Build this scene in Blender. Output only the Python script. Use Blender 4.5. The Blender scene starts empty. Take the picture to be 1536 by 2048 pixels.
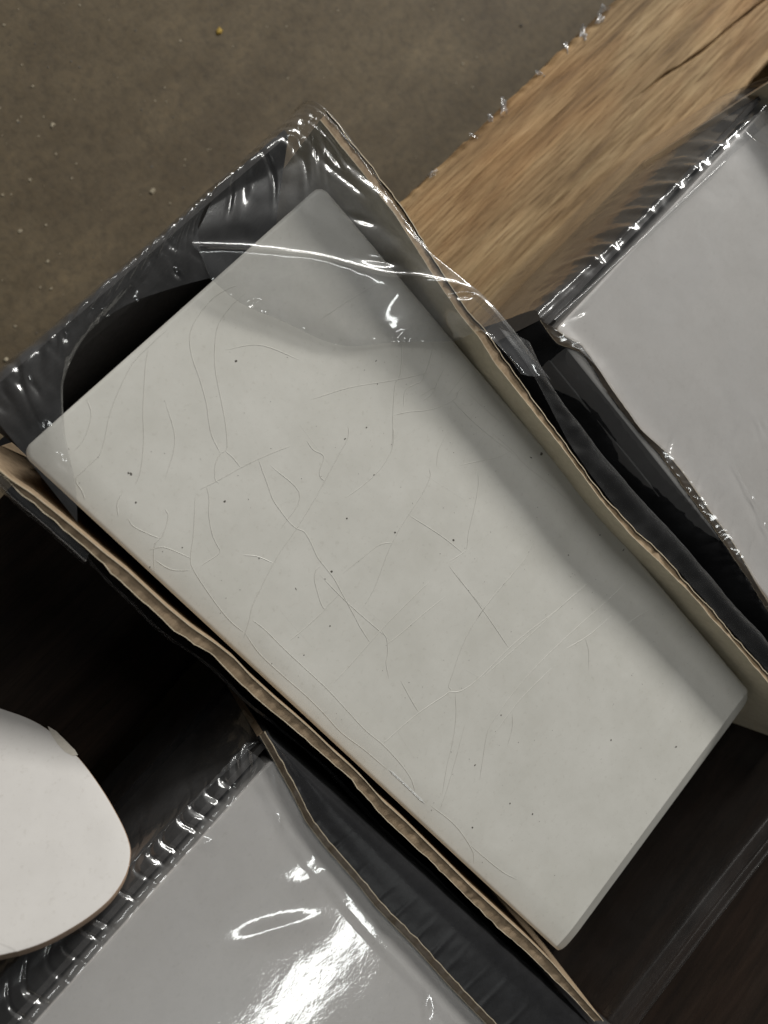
import bpy, bmesh, math, random
import numpy as np
from mathutils import Vector, Matrix, noise

random.seed(7)
rng = np.random.default_rng(7)
scene = bpy.context.scene
C = scene.collection

# ---------------------------------------------------------------- camera
Z0 = 0.120            # height of the tile faces above the floor, metres
CAM_R = Matrix(((0.66854148, -0.66491737, 0.33307233),
                (0.70859238, 0.70548070, -0.01392199),
                (-0.22571913, 0.24531994, 0.94279849)))      # world -> camera
CAM_C = Vector((-0.03307695, 0.06155961, 0.14609646))         # relative to tile face
FPX, IW, IH = 1530.0, 1536.0, 2048.0
cd = bpy.data.cameras.new('camera')
cam = bpy.data.objects.new('camera', cd); C.objects.link(cam)
cam.matrix_world = Matrix.Translation(CAM_C + Vector((0, 0, Z0))) @ CAM_R.transposed().to_4x4()
cd.sensor_fit = 'VERTICAL'; cd.sensor_height = 36.0; cd.sensor_width = 27.0
cd.lens = 36.0 * FPX / IH
cd.clip_start = 0.005; cd.clip_end = 60.0
cd.dof.use_dof = True
cd.dof.focus_distance = 0.158
cd.dof.aperture_fstop = 17.0
scene.camera = cam

# ---------------------------------------------------------------- light
world = bpy.data.worlds.new('World'); scene.world = world; world.use_nodes = True
bg = world.node_tree.nodes['Background']
bg.inputs[0].default_value = (0.92, 0.97, 1.0, 1); bg.inputs[1].default_value = 0.035

def area(name, loc, target, sx, sy, power, col):
    l = bpy.data.lights.new(name, 'AREA'); l.shape = 'RECTANGLE'
    l.size, l.size_y, l.energy, l.color = sx, sy, power, col
    o = bpy.data.objects.new(name, l); C.objects.link(o)
    o.location = loc
    d = Vector(target) - Vector(loc)
    z = -d.normalized(); x = Vector((1, 0, 0)) if abs(z.x) < 0.8 else Vector((0, 1, 0))
    y = z.cross(x).normalized(); x = y.cross(z).normalized()
    o.rotation_euler = Matrix((x, y, z)).transposed().to_euler()
    return o
# bank of tubes far off to the side, low over the horizon of the tile
area('side_tube_light', (2.0, 0.45, 0.92 + Z0), (0, 0, Z0), 1.7, 0.40, 54, (1.0, 0.985, 0.94))
# added fill light on the same side, higher and nearer; no known lamp
area('fill_light', (0.52, 0.40, 0.80 + Z0), (0, 0, Z0), 0.55, 0.09, 2.8, (1.0, 0.99, 0.95))
# single fluorescent fitting overhead, mirrored in the film of the lower pack
area('ceiling_tube_light', (-1.05, -1.30, 2.0 + Z0), (-1.05, -1.10, Z0), 1.30, 0.10, 4.8, (0.97, 1.0, 0.98))

vs = scene.view_settings
vs.view_transform = 'Standard'; vs.look = 'None'; vs.exposure = 0.0; vs.gamma = 1.0
vs.use_curve_mapping = False
scene.render.engine = 'CYCLES'
scene.cycles.transparent_max_bounces = 32
scene.cycles.max_bounces = 10
scene.cycles.use_denoising = True
scene.cycles.sample_clamp_indirect = 4.0
scene.cycles.caustics_reflective = False

# ---------------------------------------------------------------- helpers (all in millimetres from the tile face)
def W(p):
    return (p[0] / 1000.0, p[1] / 1000.0, p[2] / 1000.0 + Z0)
def U(px, py, z=0.0):
    """point at height z (mm) seen at photograph position px, py -> mm"""
    d = CAM_R.transposed() @ Vector(((px - IW / 2) / FPX, (IH / 2 - py) / FPX, -1.0))
    k = (z / 1000.0 - CAM_C.z) / d.z
    p = CAM_C + d * k
    return np.array((p.x * 1000, p.y * 1000, z))
def UL(pts, z):
    return [U(p[0], p[1], p[2] if len(p) > 2 else z) for p in pts]

def spline(pts, n):
    """Catmull-Rom through pts, n samples spread evenly over the control index"""
    P = np.asarray(pts, float); m = len(P)
    if m == 2:
        t = np.linspace(0, 1, n)[:, None]; return P[0] * (1 - t) + P[1] * t
    E = np.vstack([2 * P[0] - P[1], P, 2 * P[-1] - P[-2]])
    t = np.linspace(0, m - 1, n); i = np.minimum(t.astype(int), m - 2); f = (t - i)[:, None]
    a, b, c, d = E[i], E[i + 1], E[i + 2], E[i + 3]
    return 0.5 * (2 * b + (c - a) * f + (2 * a - 5 * b + 4 * c - d) * f ** 2 + (3 * b - a - 3 * c + d) * f ** 3)
def resample(pts, n):
    """even arc-length resampling of a polyline"""
    P = np.asarray(pts, float); s = np.r_[0, np.cumsum(np.linalg.norm(np.diff(P, axis=0), axis=1))]
    t = np.linspace(0, s[-1], n)
    return np.stack([np.interp(t, s, P[:, k]) for k in range(P.shape[1])], 1)
def nz(x, y, z, s=1.0):
    return noise.noise(Vector((x * s, y * s, z * s)))

class MB:
    def __init__(self): self.v = []; self.f = []; self.m = []
    def grid(self, G, disp=None, mat=0, flip=False):
        """G: (nv, nu, 3) array of mm points; disp(u, v, p) -> mm along the normal"""
        G = np.asarray(G, float); nv, nu = G.shape[:2]
        if disp is not None:
            du = np.gradient(G, axis=1); dv = np.gradient(G, axis=0)
            N = np.cross(du, dv); N /= (np.linalg.norm(N, axis=2, keepdims=True) + 1e-9)
            D = np.zeros((nv, nu))
            for j in range(nv):
                for i in range(nu):
                    D[j, i] = disp(i / (nu - 1), j / (nv - 1), G[j, i])
            G = G + N * D[..., None]
        b = len(self.v)
        self.v += [W(p) for p in G.reshape(-1, 3)]
        for j in range(nv - 1):
            for i in range(nu - 1):
                q = (b + j * nu + i, b + j * nu + i + 1, b + (j + 1) * nu + i + 1, b + (j + 1) * nu + i)
                self.f.append(q[::-1] if flip else q); self.m.append(mat)
        return self
    def loft(self, rows, nu, nv, disp=None, mat=0, flip=False):
        R = np.stack([spline(r, nu) for r in rows])                # (rows, nu, 3)
        G = np.stack([spline(R[:, i], nv) for i in range(nu)], 1)  # (nv, nu, 3)
        return self.grid(G, disp, mat, flip)
    def box(self, x0, x1, y0, y1, z0, z1, mat=0):
        b = len(self.v)
        self.v += [W(p) for p in ((x0,y0,z0),(x1,y0,z0),(x1,y1,z0),(x0,y1,z0),(x0,y0,z1),(x1,y0,z1),(x1,y1,z1),(x0,y1,z1))]
        for q in ((3,2,1,0),(4,5,6,7),(0,1,5,4),(1,2,6,5),(2,3,7,6),(3,0,4,7)):
            self.f.append(tuple(b + k for k in q)); self.m.append(mat)
        return self
    def poly(self, pts, mat=0):
        b = len(self.v); self.v += [W(p) for p in pts]
        self.f.append(tuple(range(b, b + len(pts)))); self.m.append(mat)
        return self
    def build(self, name, mats, parent=None, smooth=True, auto=None):
        me = bpy.data.meshes.new(name); me.from_pydata(self.v, [], self.f)
        if not isinstance(mats, (list, tuple)): mats = [mats]
        for m in mats: me.materials.append(m)
        me.polygons.foreach_set('material_index', self.m)
        me.polygons.foreach_set('use_smooth', [smooth] * len(self.f))
        me.update()
        if auto is not None:
            me.set_sharp_from_angle(angle=math.radians(auto))
        o = bpy.data.objects.new(name, me); C.objects.link(o)
        if parent is not None:
            o.parent = parent; o.matrix_parent_inverse = parent.matrix_world.inverted()
        return o

def tag(o, label=None, cat=None, group=None, kind=None):
    if label: o['label'] = label
    if cat: o['category'] = cat
    if group: o['group'] = group
    if kind: o['kind'] = kind
    return o
def empty(name, p):
    o = bpy.data.objects.new(name, None); C.objects.link(o); o.location = W(p)
    o.empty_display_size = 0.02
    o.matrix_world = Matrix.Translation(W(p))
    return o

# ---------------------------------------------------------------- materials
def mat(name):
    m = bpy.data.materials.new(name); m.use_nodes = True
    nt = m.node_tree; nt.nodes.clear()
    out = nt.nodes.new('ShaderNodeOutputMaterial')
    return m, nt, out
def node(nt, kind, **kw):
    n = nt.nodes.new(kind)
    for k, v in kw.items():
        if k.startswith('i_'):
            key = k[2:]
            n.inputs[int(key) if key.isdigit() else key.replace('_', ' ')].default_value = v
        else: setattr(n, k, v)
    return n
def ramp(nt, src, stops):
    r = nt.nodes.new('ShaderNodeValToRGB'); e = r.color_ramp.elements
    while len(e) < len(stops): e.new(0.5)
    for k, (p, c) in enumerate(stops):
        e[k].position = p; e[k].color = (*c, 1) if len(c) == 3 else c
    nt.links.new(src, r.inputs[0]); return r
def obj_coord(nt, scale=(1, 1, 1), rot=(0, 0, 0)):
    g = nt.nodes.new('ShaderNodeNewGeometry')
    mp = nt.nodes.new('ShaderNodeMapping'); mp.inputs['Scale'].default_value = scale; mp.inputs['Rotation'].default_value = rot
    nt.links.new(g.outputs['Position'], mp.inputs['Vector']); return mp.outputs[0]
def noise_tex(nt, vec, scale, detail=6, rough=0.6, dist=0.0):
    n = nt.nodes.new('ShaderNodeTexNoise'); n.inputs['Scale'].default_value = scale
    n.inputs['Detail'].default_value = detail; n.inputs['Roughness'].default_value = rough; n.inputs['Distortion'].default_value = dist
    nt.links.new(vec, n.inputs['Vector']); return n.outputs['Fac']
def principled(nt, out, **kw):
    b = nt.nodes.new('ShaderNodeBsdfPrincipled')
    for k, v in kw.items(): b.inputs[k.replace('_', ' ')].default_value = v
    nt.links.new(b.outputs[0], out.inputs[0]); return b
def bump(nt, src, strength, dist, b, prev=None):
    n = nt.nodes.new('ShaderNodeBump'); n.inputs['Strength'].default_value = strength; n.inputs['Distance'].default_value = dist
    nt.links.new(src, n.inputs['Height'])
    if prev: nt.links.new(prev.outputs[0], n.inputs['Normal'])
    if b: nt.links.new(n.outputs[0], b.inputs['Normal'])
    return n

def tile_mat(name, c0, c1, rough):
    m, nt, out = mat(name); b = principled(nt, out, Roughness=rough)
    v = obj_coord(nt)
    n1 = noise_tex(nt, v, 70, 7, 0.7); n2 = noise_tex(nt, v, 900, 3, 0.7)
    r = ramp(nt, n1, [(0.32, c0), (0.68, c1)])
    r2 = ramp(nt, n2, [(0.30, (0.86, 0.85, 0.83)), (0.42, (1, 1, 1))])
    mx = node(nt, 'ShaderNodeMix', data_type='RGBA', blend_type='MULTIPLY'); mx.inputs[0].default_value = 0.6
    nt.links.new(r.outputs[0], mx.inputs[6]); nt.links.new(r2.outputs[0], mx.inputs[7])
    nt.links.new(mx.outputs[2], b.inputs['Base Color'])
    n3 = noise_tex(nt, v, 110, 3, 0.5)
    bump(nt, n3, 0.25, 0.0004, b)
    return m
M_TILE = tile_mat('crackle_glaze', (0.595, 0.580, 0.530), (0.67, 0.655, 0.608), 0.40)
M_TILE2 = tile_mat('plain_glaze', (0.615, 0.59, 0.565), (0.665, 0.64, 0.615), 0.38)

def kraft(name, c0, c1, fib=(1, 1, 1), bmp=0.4, rough=0.85):
    m, nt, out = mat(name); b = principled(nt, out, Roughness=rough)
    b.inputs['Specular IOR Level'].default_value = 0.2
    v = obj_coord(nt, fib)
    n = noise_tex(nt, v, 700, 5, 0.7); r = ramp(nt, n, [(0.3, c0), (0.7, c1)])
    nt.links.new(r.outputs[0], b.inputs['Base Color'])
    bump(nt, n, bmp, 0.0003, b); return m
M_LINER = kraft('kraft_liner_inner', (0.66, 0.59, 0.44), (0.78, 0.71, 0.55))
M_LINER_O = kraft('black_printed_liner', (0.011, 0.011, 0.012), (0.018, 0.018, 0.02))
M_CORE = kraft('cardboard_core', (0.25, 0.18, 0.115), (0.40, 0.30, 0.20), (0.35, 1, 1), 0.8)
M_CUT = kraft('cut_paper_edge', (0.46, 0.38, 0.26), (0.62, 0.53, 0.40))
M_FLAP = kraft('grey_board', (0.06, 0.057, 0.055), (0.085, 0.08, 0.077))

def film_mat(name, milk, fine, fine_s, glossr, base=0.125, tint=(0.95, 0.95, 0.95), wave=0.1):
    m, nt, out = mat(name)
    v = obj_coord(nt)
    n1 = noise_tex(nt, v, fine_s, 2, 0.5); n2 = noise_tex(nt, v, 95, 2, 0.5)
    b1 = bump(nt, n2, wave, 0.0006, None)
    b2 = bump(nt, n1, fine, 0.0002, None, b1)
    tr = node(nt, 'ShaderNodeBsdfTransparent'); tr.inputs[0].default_value = (*tint, 1)
    gl = node(nt, 'ShaderNodeBsdfGlossy'); gl.inputs[0].default_value = (1, 1, 1, 1); gl.inputs['Roughness'].default_value = glossr
    df = node(nt, 'ShaderNodeBsdfDiffuse'); df.inputs[0].default_value = (0.8, 0.8, 0.82, 1)
    gl2 = node(nt, 'ShaderNodeBsdfGlossy'); gl2.inputs[0].default_value = (1, 1, 1, 1); gl2.inputs['Roughness'].default_value = 0.30
    gm = node(nt, 'ShaderNodeMixShader'); gm.inputs[0].default_value = 0.30
    nt.links.new(gl.outputs[0], gm.inputs[1]); nt.links.new(gl2.outputs[0], gm.inputs[2])
    for s in (gl, gl2, df): nt.links.new(b2.outputs[0], s.inputs['Normal'])
    lw = node(nt, 'ShaderNodeLayerWeight'); lw.inputs['Blend'].default_value = 0.5
    pw = node(nt, 'ShaderNodeMath', operation='POWER'); pw.inputs[1].default_value = 4.0
    nt.links.new(lw.outputs['Facing'], pw.inputs[0])
    mu = node(nt, 'ShaderNodeMath', operation='MULTIPLY_ADD'); mu.inputs[1].default_value = 0.7; mu.inputs[2].default_value = base
    nt.links.new(pw.outputs[0], mu.inputs[0])
    m1 = node(nt, 'ShaderNodeMixShader')
    cl = noise_tex(nt, v, 60, 6, 0.65); cm = node(nt, 'ShaderNodeMapRange'); cm.inputs[1].default_value = .35; cm.inputs[2].default_value = .7; cm.inputs[3].default_value = milk * .35; cm.inputs[4].default_value = milk * 2.0
    nt.links.new(cl, cm.inputs[0]); nt.links.new(cm.outputs[0], m1.inputs[0])
    nt.links.new(tr.outputs[0], m1.inputs[1]); nt.links.new(df.outputs[0], m1.inputs[2])
    m2 = node(nt, 'ShaderNodeMixShader')
    nt.links.new(mu.outputs[0], m2.inputs[0]); nt.links.new(m1.outputs[0], m2.inputs[1]); nt.links.new(gm.outputs[0], m2.inputs[2])
    nt.links.new(m2.outputs[0], out.inputs[0])
    return m
M_FILM = film_mat('shrink_film_tight', 0.06, 0.055, 1500, 0.05, wave=0.05)
M_FILM_END = film_mat('shrink_film_pleated', 0.028, 0.05, 900, 0.08)
M_FILM_DULL = film_mat('shrink_film_dull', 0.006, 0.05, 900, 0.30, 0.018)
M_FILM_LOOSE = film_mat('shrink_film_loose', 0.11, 0.04, 500, 0.06, 0.12)

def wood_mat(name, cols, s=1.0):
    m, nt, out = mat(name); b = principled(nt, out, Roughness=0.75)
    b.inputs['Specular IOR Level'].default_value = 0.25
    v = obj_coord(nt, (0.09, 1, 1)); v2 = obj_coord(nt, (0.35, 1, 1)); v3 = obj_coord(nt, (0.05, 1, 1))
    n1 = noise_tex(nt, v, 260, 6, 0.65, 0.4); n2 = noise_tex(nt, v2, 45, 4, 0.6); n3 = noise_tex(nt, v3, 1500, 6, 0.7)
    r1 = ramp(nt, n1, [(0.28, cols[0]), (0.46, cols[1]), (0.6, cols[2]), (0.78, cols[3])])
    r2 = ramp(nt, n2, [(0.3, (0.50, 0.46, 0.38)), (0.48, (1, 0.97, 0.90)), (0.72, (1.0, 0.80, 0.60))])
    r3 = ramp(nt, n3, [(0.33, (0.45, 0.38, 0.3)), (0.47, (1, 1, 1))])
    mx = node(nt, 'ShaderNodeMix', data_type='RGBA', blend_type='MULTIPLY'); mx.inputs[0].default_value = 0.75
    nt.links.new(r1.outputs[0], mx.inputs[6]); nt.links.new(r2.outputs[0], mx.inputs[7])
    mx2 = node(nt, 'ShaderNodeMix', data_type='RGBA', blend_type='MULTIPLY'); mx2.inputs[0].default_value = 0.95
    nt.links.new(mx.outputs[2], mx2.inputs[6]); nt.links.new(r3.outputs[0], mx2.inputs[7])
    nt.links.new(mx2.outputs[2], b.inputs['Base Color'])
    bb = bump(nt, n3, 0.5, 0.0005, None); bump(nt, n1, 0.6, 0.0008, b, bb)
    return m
M_WOOD = wood_mat('weathered_pine', [(0.14, 0.086, 0.040), (0.295, 0.195, 0.100), (0.41, 0.290, 0.160), (0.55, 0.42, 0.265)])

M_WOOD_SHADE = wood_mat('wood_in_shade', [(0.010, 0.006, 0.004), (0.018, 0.011, 0.007), (0.026, 0.016, 0.011), (0.034, 0.023, 0.016)])  # same slat wood, with the packs' shade put into its colour
m, nt, out = mat('brown_concrete'); b = principled(nt, out, Roughness=0.8)
v = obj_coord(nt)
n1 = noise_tex(nt, v, 14, 6, 0.65); n2 = noise_tex(nt, v, 350, 5, 0.7); n3 = noise_tex(nt, v, 120, 4, 0.6)
r1 = ramp(nt, n1, [(0.3, (0.082, 0.060, 0.034)), (0.7, (0.130, 0.098, 0.056))])
r2 = ramp(nt, n2, [(0.25, (0.45, 0.45, 0.45)), (0.5, (1, 1, 1)), (0.8, (1.35, 1.3, 1.2))])
mx = node(nt, 'ShaderNodeMix', data_type='RGBA', blend_type='MULTIPLY'); mx.inputs[0].default_value = 0.7
nt.links.new(r1.outputs[0], mx.inputs[6]); nt.links.new(r2.outputs[0], mx.inputs[7])
n4 = noise_tex(nt, obj_coord(nt, (.6, 1.3, 1), (0, 0, .8)), 60, 5, .7); r4 = ramp(nt, n4, [(.38, (.8, .78, .74)), (.55, (1, 1, 1)), (.70, (1.35, 1.33, 1.3))])
mxb = node(nt, 'ShaderNodeMix', data_type='RGBA', blend_type='MULTIPLY'); mxb.inputs[0].default_value = 0.8
nt.links.new(mx.outputs[2], mxb.inputs[6]); nt.links.new(r4.outputs[0], mxb.inputs[7])
nt.links.new(mxb.outputs[2], b.inputs['Base Color'])
bb = bump(nt, n2, 0.25, 0.0005, None); bump(nt, n3, 0.25, 0.0012, b, bb)
M_FLOOR = m
def plain(name, col, rough=0.7):
    m, nt, out = mat(name); b = principled(nt, out, Roughness=rough)
    v = obj_coord(nt); n = noise_tex(nt, v, 900, 4, 0.6)
    r = ramp(nt, n, [(0.3, tuple(c * 0.8 for c in col)), (0.7, col)])
    nt.links.new(r.outputs[0], b.inputs['Base Color']); return m
M_DIRT = plain('dark_dirt', (0.11, 0.10, 0.085))
M_STAIN = plain('stained_crazing', (0.545, 0.53, 0.48), .5); M_GLINT = plain('glint_glaze', (.62, .62, .6), .12)
M_CHIP = plain('pale_grit', (0.36, 0.31, 0.22)); M_YELLOW = plain('yellow_paint', (0.42, 0.27, 0.03))
M_WHITE = tile_mat('white_board_face', (0.47, 0.45, 0.43), (0.51, 0.49, 0.47), 0.5)
M_BOARDEDGE = plain('tan_board_edge', (0.42, 0.29, 0.20))
M_FLAKE = plain('bare_fibre', (0.5, 0.46, 0.40)); M_LINT = film_mat('crumpled_film', 0.30, 0.05, 500, 0.1)

# ---------------------------------------------------------------- setting: floor
FZ = -Z0 * 1000
mb = MB(); mb.poly([(-2500, -2500, FZ), (2500, -2500, FZ), (2500, 2500, FZ), (-2500, 2500, FZ)])
tag(mb.build('floor', M_FLOOR), 'brown rough concrete floor', kind='structure')
DECK = -45.0

# ---------------------------------------------------------------- pallet
pal = tag(empty('wooden_pallet', (20, -40, FZ)), 'weathered pale wooden pallet with rough slats carrying the wrapped packs', 'pallet')
def slat(x0, x1, y0, y1, seed, parent, material):
    nx, ny = (440, 150) if x0 > 0 else (300, 50)
    xs = np.linspace(x0, x1, nx); ts = np.linspace(0, 1, ny)
    crack = [U(*p, DECK) for p in ((1600, -60), (1536, -5), (1470, 45), (1400, 105), (1340, 145), (1285, 185), (1240, 222), (1180, 262), (1120, 310))]
    crack = np.array(crack)
    mb = MB(); G = np.zeros((ny, nx, 3))
    for i, x in enumerate(xs):
        a = y0 + 1.2 * nz(x, seed, 0, 0.05) + 0.5 * nz(x, seed, 3, 0.35); bq = y1 + 1.0 * nz(x, seed + 9, 0, 0.04) + 0.6 * nz(x, seed, 7, 0.4)
        for j, t in enumerate(ts):
            y = a + (bq - a) * t
            e = min(t, 1 - t) * (bq - a)
            z = DECK - 0.25 + 0.35 * nz(x * 0.06, y, seed, 0.5) + 0.25 * nz(x * 0.05, y, seed + 5, 1.3) - 1.6 * max(0, 1 - e / 2.0) ** 2
            if abs(y0 - 21) < 1 and x > 90:
                yc = np.interp(x, crack[::-1, 0], crack[::-1, 1]) if crack[0, 0] > crack[-1, 0] else 0
                if crack[-1, 0] < x < crack[0, 0]:
                    w = 0.28 + 0.15 * nz(x, 2, 2, 0.2); yc += .5 * nz(x, 6, 2, .12)
                    z -= 2.6 * math.exp(-((y - yc) / w) ** 2) * max(0, min(1, (x - 150) / 30)) * (.45 + .75 * max(0, nz(x, 1, 9, .09) + .35))
            G[j, i] = (x, y, min(z, DECK + 0.1))
    mb.grid(G)
    th = 20
    bot = G.copy(); bot[..., 2] = DECK - th
    mb.grid(bot[[0, -1]], flip=True)
    mb.grid(np.stack([bot[0], G[0]])); mb.grid(np.stack([G[-1], bot[-1]]))
    mb.grid(np.stack([G[:, 0], bot[:, 0]])); mb.grid(np.stack([bot[:, -1], G[:, -1]]))
    return mb.build('deck_slat', material, parent, auto=50)
for k, (xa, xb, a, bq, mm) in enumerate(((4, 360, 21, 67, M_WOOD), (-330, 2, 20, 79, M_WOOD_SHADE), (-330, 360, -72, -24, M_WOOD_SHADE), (-330, 360, -210, -118, M_WOOD_SHADE))):  # slat split under the pack; its shaded length takes the dark colour
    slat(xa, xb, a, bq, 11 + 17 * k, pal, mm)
for x in (-250, -5, 240):
    mb = MB().box(x, x + 38, -185, 66, FZ, DECK - 20)
    mb.build('stringer', M_WOOD, pal, smooth=False)

# ---------------------------------------------------------------- tiles
def zprof(lx, ly, w, l, soft, r=2.2):
    """height of the glazed face at local lx, ly (centre origin)"""
    qx, qy = abs(lx) - (w / 2 - r), abs(ly) - (l / 2 - r)
    d = r - (math.hypot(max(qx, 0), max(qy, 0)) + min(max(qx, qy), 0))      # distance in from the rim
    z = -0.35 * max(0, 1 - d / 0.7) ** 2
    if soft:
        z -= 0.75 * max(0, 1 - (lx + w / 2) / 7.5) ** 2.2
        z -= 0.72 * max(0, 6.0 - (ly + l / 2))
    return z
def make_tile(name, cx, cy, ztop, material, soft=False, w=76.0, l=156.6, t=8.6, r=2.2, parent=None):
    off_ = [0, .08, .18, .32, .5, .72, 1.0, 1.4, 1.8, 2.2, 3, 4, 5, 5.85, 6.0, 6.15, 7, 8.5, 11]
    xs = [-w / 2 + o for o in off_] + [0.0] + [w / 2 - o for o in off_[::-1]]
    ys = [-l / 2 + o for o in off_] + [0.0] + [l / 2 - o for o in off_[::-1]]
    G = np.zeros((len(ys), len(xs), 3)); low = G.copy()
    for j, y in enumerate(ys):
        for i, x in enumerate(xs):
            a, b = (abs(x) - (w / 2 - r)) / r, (abs(y) - (l / 2 - r)) / r; px, py = x, y
            if a > 0 and b > 0:
                px = math.copysign(w / 2 - r + r * a * math.sqrt(1 - b * b / 2), x); py = math.copysign(l / 2 - r + r * b * math.sqrt(1 - a * a / 2), y)
            G[j, i] = (cx + px, cy + py, ztop + zprof(px, py, w, l, soft, r)); low[j, i] = (cx + px, cy + py, ztop - t)
    mb = MB(); mb.grid(G); mb.grid(low[[0, -1]][:, [0, -1]], flip=True)
    for A, B in ((G[0], low[0]), (low[-1], G[-1]), (low[:, 0], G[:, 0]), (G[:, -1], low[:, -1])): mb.grid(np.stack([B, A]))
    return mb.build(name, material, parent, auto=50)

top_tile = tag(make_tile('ceramic_tile', 0, -1.0, 0, M_TILE, soft=True, l=158.6), 'bare white crackle-glazed rectangular tile in the torn-open pack', 'tile')
for k in range(1, 5):
    jx, jy = random.uniform(-.25, .25), random.uniform(-.3, .3)
    tag(make_tile('ceramic_tile', jx, jy, -8.62 * k, M_TILE2), 'white tile stacked underneath the bare crackle-glazed tile', 'tile', 'tiles stacked under the bare tile')

# hairline crazing, traced as fine raised ridges in the glaze
def off(ox, oy, s, *lines):
    return [[(ox + x / s, oy + y / s) for x, y in ln] for ln in lines]
CR = []
CR += off(100, 560, 3.84,
    [(1440,40),(1360,70),(1240,150),(1130,290),(1080,400),(1075,500),(1100,620),(1150,760),(1200,940),(1220,1080),(1245,1200),(1310,1330)],
    [(1500,100),(1400,190),(1310,310),(1275,420),(1265,580),(1275,720),(1310,900),(1345,1080),(1362,1260),(1345,1310),(1310,1335),(1270,1420),(1270,1530),(1300,1560)],
    [(1345,1310),(1410,1370),(1465,1440)],
    [(755,530),(735,650),(725,800),(715,1000),(720,1200),(710,1370),(690,1490),(655,1570)],
    [(900,380),(790,480),(650,620),(570,760),(500,920),(455,1050),(420,1220),(380,1340),(280,1440),(200,1530),(245,1620),(270,1690)],
    [(280,910),(315,1010),(300,1120),(255,1230),(190,1310)])
CR += off(400, 850, 3.84,
    [(450,260),(480,350),(520,460),(560,570),(620,660),(690,750),(745,795),(800,820),(850,900),(900,1010),(960,1090),(1030,1180),(1090,1290),(1150,1400),(1220,1530)],
    [(1140,0),(1135,100),(1060,240),(960,430),(880,570),(740,800),(620,970),(540,1110),(460,1270),(400,1400),(375,1530)],
    [(0,495),(50,470),(150,420),(310,330),(450,260),(580,205),(700,160)],
    [(50,470),(70,560),(68,680),(90,820),(125,910),(155,965),(130,1000),(70,1040),(0,1085)],
    [(45,920),(95,1005)],
    [(820,120),(870,190),(950,240),(920,350),(925,400),(960,430)],
    [(600,620),(740,560)],
    [(1480,0),(1490,80),(1470,200),(1390,330),(1280,440),(1120,560)],
    [(930,1075),(890,1120),(880,1190),(905,1290),(930,1370),(960,1410),(1000,1370),(1080,1290)],
    [(960,1410),(850,1530)],
    [(1265,1400),(1400,1520)],
    [(1100,1140),(1260,1010),(1380,920),(1490,900)],
    [(560,1060),(440,1010),(330,1000)])
CR += off(100, 850, 2.56,
    [(350,470),(345,400),(370,350)],
    [(590,430),(605,470),(580,560),(535,620),(535,750)],
    [(400,480),(430,520),(510,560),(560,580)],
    [(535,690),(620,740),(720,745)],
    [(745,350),(735,560),(720,680),(740,750),(840,900),(920,1000),(990,1060)])
CR += off(450, 1150, 3.413,
    [(140,400),(240,540),(400,690),(560,830),(680,950),(800,1080),(960,1200),(1110,1330)],
    [(190,310),(270,370),(400,500),(550,640),(700,780),(830,920),(960,1060),(1080,1160),(1200,1290),(1270,1390),(1300,1480)],
    [(890,290),(920,350),(990,460)],
    [(690,230),(560,350),(440,450)],
    [(190,215),(160,330),(130,430)],
    [(1400,40),(1260,175),(1090,350),(990,460),(850,620),(740,740)],
    [(1500,150),(1350,270),(1200,400),(1110,470)],
    [(1070,380),(1105,440),(1110,540),(1100,600),(1120,710)],
    [(1200,720),(1270,850),(1325,940)],
    [(1536,800),(1325,940),(1180,1060),(1070,1160)],
    [(1180,1070),(1285,1240)], [(1330,650),(1350,690)])
CR += off(800, 1150, 3.072,
    [(350,0),(510,215),(590,330),(670,450)],
    [(690,0),(590,110),(510,215),(430,340),(370,470),(330,590),(300,680),(300,720),(120,840)],
    [(1180,30),(970,210),(800,340),(670,450),(490,630),(380,710),(300,720)],
    [(1420,20),(1270,160),(1100,310),(960,440),(820,580),(700,720),(610,840),(540,960),(510,1130),(490,1260)],
    [(340,720),(345,860),(325,1020),(290,1170),(260,1350)],
    [(345,660),(375,710)], [(535,690),(580,725)], [(400,580),(490,630)],
    [(690,850),(690,940),(660,1050)], [(1300,250),(1160,370),(1010,460)], [(1536,210),(1440,270),(1400,300)],
    [(1140,390),(1160,470),(1160,580)])
CR += off(700, 850, 3.84,
    [(740,75),(680,200),(665,320)],
    [(610,330),(615,400),(560,520),(450,690),(380,800),(300,960),(240,1120),(180,1270),(100,1400)],
    [(985,360),(985,470),(955,640),(910,830),(900,930),(870,980),(760,1050)],
    [(450,690),(700,850),(870,985)],
    [(840,310),(1000,275),(1130,250),(1230,205)],
    [(1050,50),(965,175)], [(905,165),(870,300)],
    [(1420,890),(1350,1020),(1200,1200),(1030,1410),(950,1530)],
    [(760,1080),(860,1210),(1020,1400)],
    [(1090,60),(1240,190),(1350,310),(1536,460),(1700,600)])
CR += off(700, 600, 5.12,
    [(530,450),(530,600),(510,780),(465,850),(450,1000),(440,1180),(440,1350),(430,1530)],
    [(860,450),(810,640),(740,820),(670,860),(590,900),(555,970),(550,1090)],
    [(440,1180),(600,1145),(780,1130),(960,1080),(1080,1010),(1110,940),(1160,890)],
    [(1240,700),(1180,750),(1060,900),(990,985)],
    [(710,990),(830,920),(870,905),(830,970),(750,1030)],
    [(870,905),(920,790),(970,700)],
    [(1335,1080),(1250,1190)], [(1400,1340),(1290,1510)],
    [(1040,1020),(1300,1280),(1700,1600)], [(1180,930),(1400,1130),(1536,1250)])
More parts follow.
